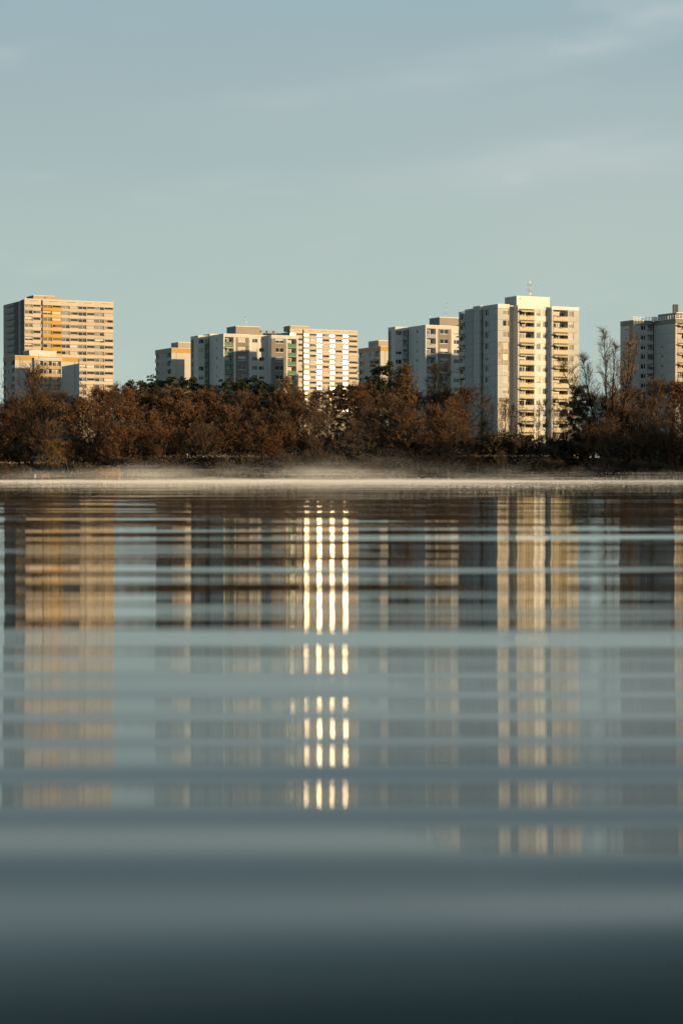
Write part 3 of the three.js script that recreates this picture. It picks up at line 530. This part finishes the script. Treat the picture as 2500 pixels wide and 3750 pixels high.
const dec = {
  rust: [11, 12, 13, 14].map((s) => deciduous(s, { h: 14, r: .17, first: .16, prim: 36, sec: 7, twig: 6, leaf: 1.6, polar: [1.2, .5], reach: .42, twigCol: TW, leafCol: RUST, leafSize: .11, twigW: .024, bark: 'grey' })),
  bare: [21, 22, 23].map((s) => deciduous(s, { h: 16, r: .2, first: .2, prim: 38, sec: 8, twig: 8, leaf: .25, polar: [1.1, .45], reach: .4, twigCol: [.11, .07, .045], leafCol: RUST, leafSize: .1, twigW: .022, bark: 'grey' })),
  birch: [31, 32].map((s) => deciduous(s, { h: 16, r: .14, first: .3, prim: 24, sec: 5, twig: 6, leaf: .7, polar: [.75, .35], reach: .22, twigCol: TW, leafCol: RUST, leafSize: .08, bark: 'pale' })),
  multi: [41, 42].map((s) => deciduous(s, { h: 13, r: .15, stems: 4, first: .2, prim: 34, sec: 5, twig: 6, leaf: 1.0, polar: [.8, .35], reach: .22, twigCol: TW, leafCol: RUST, leafSize: .09, bark: 'pale', lean: .22 })),
  sparse: [51, 52, 53].map((s) => deciduous(s, { h: 18, r: .2, stems: 2, lean: .08, first: .22, prim: 26, sec: 5, twig: 5, leaf: 1.1, polar: [.9, .4], reach: .2, twigCol: [.05, .035, .025], leafCol: [[.09, .05, .02], [.06, .04, .02]], leafSize: .1, bark: 'dark' })),
  leafy: [61].map((s) => deciduous(s, { h: 24, r: .24, stems: 3, lean: .12, first: .3, prim: 34, sec: 6, twig: 6, leaf: 2.2, polar: [.8, .35], reach: .19, twigCol: [.05, .04, .028], leafCol: OLIVE, leafSize: .12, bark: 'dark' })),
  ochre: [71, 72].map((s) => deciduous(s, { h: 16, r: .17, first: .3, prim: 28, sec: 6, twig: 6, leaf: 2.0, polar: [1.0, .4], reach: .24, twigCol: TW, leafCol: OCHRE, leafSize: .1, bark: 'brown' })),
  shrub: [81, 82, 83].map((s) => deciduous(s, { h: 4.6, r: .06, stems: 5, lean: .4, first: .1, prim: 50, sec: 5, twig: 6, leaf: 1.8, polar: [1.1, .5], reach: .55, twigCol: [.07, .045, .028], leafCol: [[.085, .042, .018], [.06, .042, .02], [.05, .045, .02]], leafSize: .11, twigW: .02, twigLen: .8, bark: 'dark' })),
};
const bigLinden = deciduous(91, { h: 22, r: .34, first: .22, prim: 50, sec: 8, twig: 10, leaf: .5, polar: [1.05, .3], reach: .42, twigCol: [.105, .062, .036], leafCol: RUST, leafSize: .08, twigW: .016, bark: 'grey' });
const poplar = deciduous(95, { h: 30, r: .5, stems: 7, lean: .36, first: .26, prim: 110, sec: 7, twig: 8, leaf: 0, polar: [.6, .35], reach: .15, twigCol: [.17, .12, .08], leafCol: RUST, leafSize: .08, twigW: .024, bark: 'grey', twigLen: 1.3 });
const willow = deciduous(97, { h: 9.5, r: .34, first: .4, prim: 22, sec: 6, twig: 13, leaf: .6, polar: [1.0, .7], reach: .36, droop: -.42, twigCol: [.16, .10, .03], leafCol: [[.18, .10, .03]], leafSize: .07, twigW: .02, twigLen: 1.7, bark: 'brown' });
const pines = [pine(101, 17, [.028, .042, .016]), pine(102, 17, [.04, .048, .016], .33), pine(103, 16, [.022, .034, .016], .27)];
const XW = (px, D) => (px - 1250) / 7300 * D; // metres to the right of the view axis, turns the survey of the bank into positions
// named trees: [name, label, prototype, x, z, height scale, width scale, turn]
const S = (px, D, top, proto, h) => { const x = XW(px, D); return [x, -D, ((1757 - top) / 7300 * D + .3 - ground(x, -D)) / h]; };
function single(name, label, proto, h, px, D, top, wide = 1, turn = 0, category = 'tree', group) { const [x, z, k] = S(px, D, top, proto, h); return plant(name, label, group, proto, x, z, k * wide, k, turn, category); }
single('bare_tree', 'large rounded bare tree in front of the low ochre block at far left', bigLinden, 22, 105, 446, 1378, 1.05, .4);
single('poplar_tree', 'tall bare tree with fanning upright limbs right of the white panel tower', poplar, 29, 2228, 462, 1222, 1.1, 1.9);
single('willow_tree', 'drooping yellowish willow over the two benches', willow, 9.5, 186, 441, 1605, .9, 0);
single('broadleaf_tree', 'dark tall tree still in leaf before the blue grey balcony block', dec.leafy[0], 24, 1598, 474, 1326, 1, .6);
single('autumn_tree', 'tree with bright ochre leaves left of the dark leafy tree', dec.ochre[0], 16, 1490, 466, 1352, .9, 2.2);
single('autumn_tree', 'small golden green tree below the glaring tower on its left', dec.ochre[1], 16, 1065, 468, 1388, .95, 1.1);
single('pine_tree', 'pine before the pale ochre block right of the glaring tower', pines[1], 17, 1398, 470, 1342, .8, 1);
single('pine_tree', 'small dark conifer just right of the white panel tower', pines[2], 16, 2118, 476, 1424, .8, 2);
[[500, 1408], [590, 1394], [690, 1396], [735, 1425], [865, 1400], [925, 1398], [978, 1420], [455, 1440], [545, 1420]].forEach(([px, top], i) => single('pine_tree', 'dark green pine rising behind the brown trees left of centre', pines[i % 3], i % 3 === 2 ? 16 : 17, px, 474 + (i * 7) % 9, top, .95 + .25 * (i % 2), i * 1.3, 'tree', 'pines behind the shore trees'));
single('pine_tree', 'short pine at the foot of the glaring tower', pines[0], 17, 1270, 478, 1422, 1, .3);
[[1795, 1450, 0], [1850, 1424, 1], [1905, 1432, 2], [1960, 1470, 0], [2010, 1425, 1], [2075, 1462, 2]].forEach(([px, top, v], i) => single('sparse_tree', 'thin dark tree with few leaves in front of the white panel tower', dec.sparse[v], 18, px, 450 + (i * 5) % 11, top, .85, i * 1.7, 'tree', 'thin trees before the panel tower'));
[[420, 1415, 450, 'birch', 0], [1640, 1470, 447, 'birch', 1], [1150, 1470, 445, 'birch', 0]].forEach(([px, top, D, k, v], i) => single('birch_tree', ['slender birch with pale trunk beside the pines at left', 'slender birch with pale trunk below the dark leafy tree', 'slender birch with pale trunk below the glaring tower'][i], dec[k][v], 16, px, D, top, 1, i));
[[405, 1560, 442], [575, 1545, 443], [940, 1530, 443], [1330, 1540, 446]].forEach(([px, top, D], i) => single('multi_stemmed_tree', ['many stemmed pale tree near the reeds at left', 'many stemmed pale tree below the first pines', 'many stemmed pale tree below the green balcony block', 'many stemmed pale tree below the pale ochre block'][i], dec.multi[i % 2], 13, px, D, top, 1.1, i * 2));
{ // the dense brown belt; skyline survey: [px, top px]
  const sky = [[-80, 1480], [0, 1470], [40, 1450], [170, 1440], [250, 1445], [330, 1450], [440, 1415], [520, 1440], [620, 1440], [700, 1450], [780, 1432], [850, 1440], [950, 1450], [1050, 1440], [1110, 1430], [1200, 1436], [1290, 1430], [1370, 1420], [1450, 1400], [1520, 1425], [1600, 1440], [1700, 1432], [1760, 1470], [1850, 1520], [1950, 1540], [2060, 1510], [2120, 1465], [2200, 1450], [2300, 1440], [2360, 1400], [2430, 1402], [2500, 1420], [2600, 1410]];
  const topAt = (px) => { let k = 0; while (k < sky.length - 2 && px > sky[k + 1][0]) k++; return lerp(sky[k][1], sky[k + 1][1], (px - sky[k][0]) / (sky[k + 1][0] - sky[k][0])); };
  const R = rng(777);
  const belt = (n, D0, D1, drop, spreadDrop, kinds, name, label, group, wide) => { for (let i = 0; i < n; i++) {
    const px = -90 + 2690 * (i + .2 + .6 * R()) / n, D = lerp(D0, D1, R()), gap = px > 1740 && px < 2105, kind = gap ? (R() < .6 ? 'sparse' : 'bare') : kinds[Math.floor(R() * kinds.length)], v = dec[kind][Math.floor(R() * dec[kind].length)], h = { rust: 14, bare: 16, birch: 16, multi: 13, sparse: 18, shrub: 4.6 }[kind];
    const rust = ['rust', 'birch', 'multi'].includes(kind);
    const [x, z, k] = S(px, D, topAt(px) + drop + spreadDrop * R() + (gap && R() < .7 ? 60 : 0), v, h);
    plant(name(kind), label(kind) + ' ' + zone(px), group(kind) + ' ' + zone(px), v, x, z, Math.max(.35, k) * (wide + .3 * R()) * (gap ? .75 : 1), Math.max(.35, k), R() * 6.28);
  } };
  const nm = (k) => ({ rust: 'rusty_tree', bare: 'bare_tree', birch: 'birch_tree', multi: 'multi_stemmed_tree', sparse: 'sparse_tree' })[k];
  const zone = (px) => px < 300 ? 'under the left tower' : px < 560 ? 'left of the pines' : px < 780 ? 'below the half hidden block' : px < 1080 ? 'below the green balcony block' : px < 1310 ? 'below the glaring tower' : px < 1440 ? 'below the pale ochre block' : px < 1690 ? 'left of the panel tower' : px < 2110 ? 'before the white panel tower' : px < 2300 ? 'around the fanning bare tree' : 'under the rightmost block';
  const lb = (where) => (k) => ({ rust: 'rusty tree ', bare: 'bare brown tree ', birch: 'pale trunked tree ', multi: 'many stemmed tree ', sparse: 'thin dark tree ' })[k] + where;
  belt(46, 462, 478, 4, 26, ['rust', 'bare', 'rust'], nm, lb('in the back row'), (k) => k + ' trees in the back row of the shore wood', 1.0);
  belt(44, 449, 460, 40, 60, ['rust', 'bare', 'birch', 'rust'], nm, lb('in the middle row'), (k) => k + ' trees in the middle of the shore wood', .95);
  belt(34, 440, 448, 100, 100, ['rust', 'multi', 'bare'], nm, lb('in the front row at the shore'), (k) => k + ' trees in the front row along the shore', 1.0);
  // shrubs at the water and under the trees
  for (let i = 0; i < 96; i++) { const px = -80 + 2660 * (i + R() * .8) / 96; if ((px > 110 && px < 265) || (px > 1560 && px < 2280 && i % 4 === 1)) continue; const front = i % 2, D = front ? lerp(437.5, 441, R()) : lerp(446, 470, R()), x = XW(px, D), k = (front ? .5 : 1.25) + .6 * R(); plant('shrub', front ? 'low dark brown shrub at the water edge ' + zone(px) : 'dark brown shrub among the trunks ' + zone(px), (front ? 'shrubs along the water edge ' : 'shrubs under the shore wood ') + zone(px), dec.shrub[i % 3], x, -D, k * 1.25, k, R() * 6.28, 'shrub', 'stem', 'foliage'); }
  // wood on the right-hand bank, outside the frame, between the sun and the shore
  for (let i = 0; i < 30; i++) { const z = -436 + 330 * (i + R() * .7) / 30, x = 180 + 26 * R(), kind = R() < .35 ? 'pine' : 'rust', k = (z < -352 ? 1.5 : .75) + .4 * R(); if (kind === 'pine') plant('pine_tree', 'pine on the right hand bank beyond the frame', 'wood on the right hand bank', pines[i % 3], x, z, k * 1.2, k, R() * 6); else plant('rusty_tree', 'rust brown tree on the right hand bank beyond the frame', 'wood on the right hand bank', dec.rust[i % 4], x, z, k * 1.25, k, R() * 6); }
}
{ // reeds
  const make = (seed) => { const R = rng(seed), a = new Soup(), c = new Soup(); for (let i = 0; i < 170; i++) { const x = (R() + R() + R() - 1.5) * 2.6, z = (R() - .5) * 1.6, h = .7 + (1.9 - .5 * Math.abs(x)) * R(), d = V((R() - .5) * .3, 1, (R() - .5) * .3).normalize(), w = V(Math.cos(i), 0, Math.sin(i)).multiplyScalar(.02); a.quad(V(x, h / 2, z), d.clone().multiplyScalar(h / 2), w, [1, 1, 1]); c.quad(V(x, h, z).addScaledVector(d, .1), d.clone().multiplyScalar(.22), w.clone().multiplyScalar(2.2), vary(R, [.3, .17, .06], .3)); } return { trunk: a.geo(), crown: c.geo(), bark: new THREE.MeshStandardMaterial({ color: new THREE.Color().setRGB(.27, .15, .055), roughness: .95, side: THREE.DoubleSide }) }; };
  const p = [make(5), make(6)];
  [[370, 433.6], [395, 433.2], [422, 434]].forEach(([px, D], i) => plant('reed_clump', ['golden reed clump at the water edge, leftmost of three', 'golden reed clump at the water edge, middle of three', 'golden reed clump at the water edge, rightmost of three'][i], 'reed clumps at the left shore', p[i % 2], XW(px, D), -D, 1, 1.1, i, 'reeds', 'stalks', 'plumes'));
}
// benches and bin by the willow
{
  const wood = plain(.34, .15, .06, .7), iron = plain(.12, .12, .12, .6);
  const bench = (label, x, z, L) => { const y = ground(x, z), g = thing('park_bench', label, 'bench', x, y - .03, z, .1, 'benches by the willow');
    for (let i = 0; i < 4; i++) part('seat_slat', box(L, .05, .11), wood, g, 0, .45, -.2 + i * .13); for (let i = 0; i < 3; i++) part('back_slat', box(L, .13, .04), wood, g, 0, .58 + i * .16, -.28 - i * .03);
    for (const s of [-1, 1]) { part('leg', box(.12, .45, .5), plain(.42, .41, .38), g, s * L * .38, 0, 0); part('back_bracket', box(.08, .6, .05), iron, g, s * L * .38, .45, -.34); } };
  bench('red brown slatted bench left of the willow trunk', -65.0, -438.3, 1.9); bench('dim slatted bench right of the willow trunk', -61.7, -438.9, 2.5);
  const x = -67.2, z = -437.8, g = thing('litter_bin', 'small pale litter bin left of the benches', 'litter bin', x, ground(x, z) - .03, z);
  part('bin_body', new THREE.CylinderGeometry(.22, .18, .75, 12).translate(0, .55, 0), plain(.55, .5, .42), g); part('post', new THREE.CylinderGeometry(.05, .05, .4, 8).translate(0, .2, 0), iron, g); part('bin_lid', new THREE.CylinderGeometry(.26, .26, .08, 12).translate(0, .99, 0), plain(.6, .58, .52), g);
}

// ---------------------------------------------------------------- ground mist: hundreds of thousands of tiny droplets lying over the far water
{
  const R = rng(2024), white = new THREE.MeshStandardMaterial({ color: new THREE.Color().setRGB(.93, .93, .94), roughness: 1 }), e = new THREE.Euler(), q = new THREE.Quaternion(), m = new THREE.Matrix4();
  const puff = (n, r0, r1, w, h) => { const drops = []; for (let i = 0; i < n; i++) drops.push(new THREE.TetrahedronGeometry(lerp(r0, r1, R())).rotateX(R() * 6).rotateY(R() * 6).translate((R() + R() - 1) * w, (R() + R()) / 2 * h, (R() + R() - 1) * w)); return mergeGeometries(drops); };
  const spread = (name, label, geo, N, place) => {
    const mesh = new THREE.InstancedMesh(geo, white, N); mesh.name = name; mesh.castShadow = mesh.receiveShadow = true;
    for (let k = 0; k < N;) { const p = place(); if (!p) continue; e.set(0, R() * 6.28, 0); q.setFromEuler(e); m.compose(p, q, V(1, 1, 1).multiplyScalar(.8 + .5 * R())); mesh.setMatrixAt(k++, m); }
    tag(mesh, label, 'mist', null, 'stuff'); scene.add(mesh);
  };
  const centre = (x, D, w) => Math.exp(-Math.pow((x + .008 * D) / (9 + w * D), 2));
  spread('mist', 'thin pale morning mist lying flat over the far water', puff(110, .006, .015, 3, .1), 5600, () => {
    const D = lerp(30, 428, Math.pow(R(), .9)), x = (R() - .5) * 2 * (12 + .22 * D);
    if (R() > smooth(25, 260, D) * (.1 + .22 * smooth(-.35, .3, fbm(x * .03 + 9, D * .02, 1.3, 3)) + .68 * centre(x, D, .055))) return null;
    return V(x, .03 - Math.log(1 - R() * .995) * (.05 + .3 * Math.pow(R(), 3)), -D);
  });
  spread('mist_veil', 'torn veils of mist rising off the water before the wood', puff(420, .006, .0125, 3.4, 1.7), 1150, () => {
    const D = lerp(280, 428, Math.pow(R(), .7)), x = (R() - .5) * 2 * (12 + .22 * D), c = centre(x, D, .085);
    if (R() > (.02 + .98 * c) * smooth(-.1, .35, fbm(x * .05 + 2, D * .008, 3.3, 4))) return null;
    return V(x, .05 - Math.log(1 - R() * .995) * (.15 + .95 * c), -D);
  });
}

renderer.render(scene, camera);
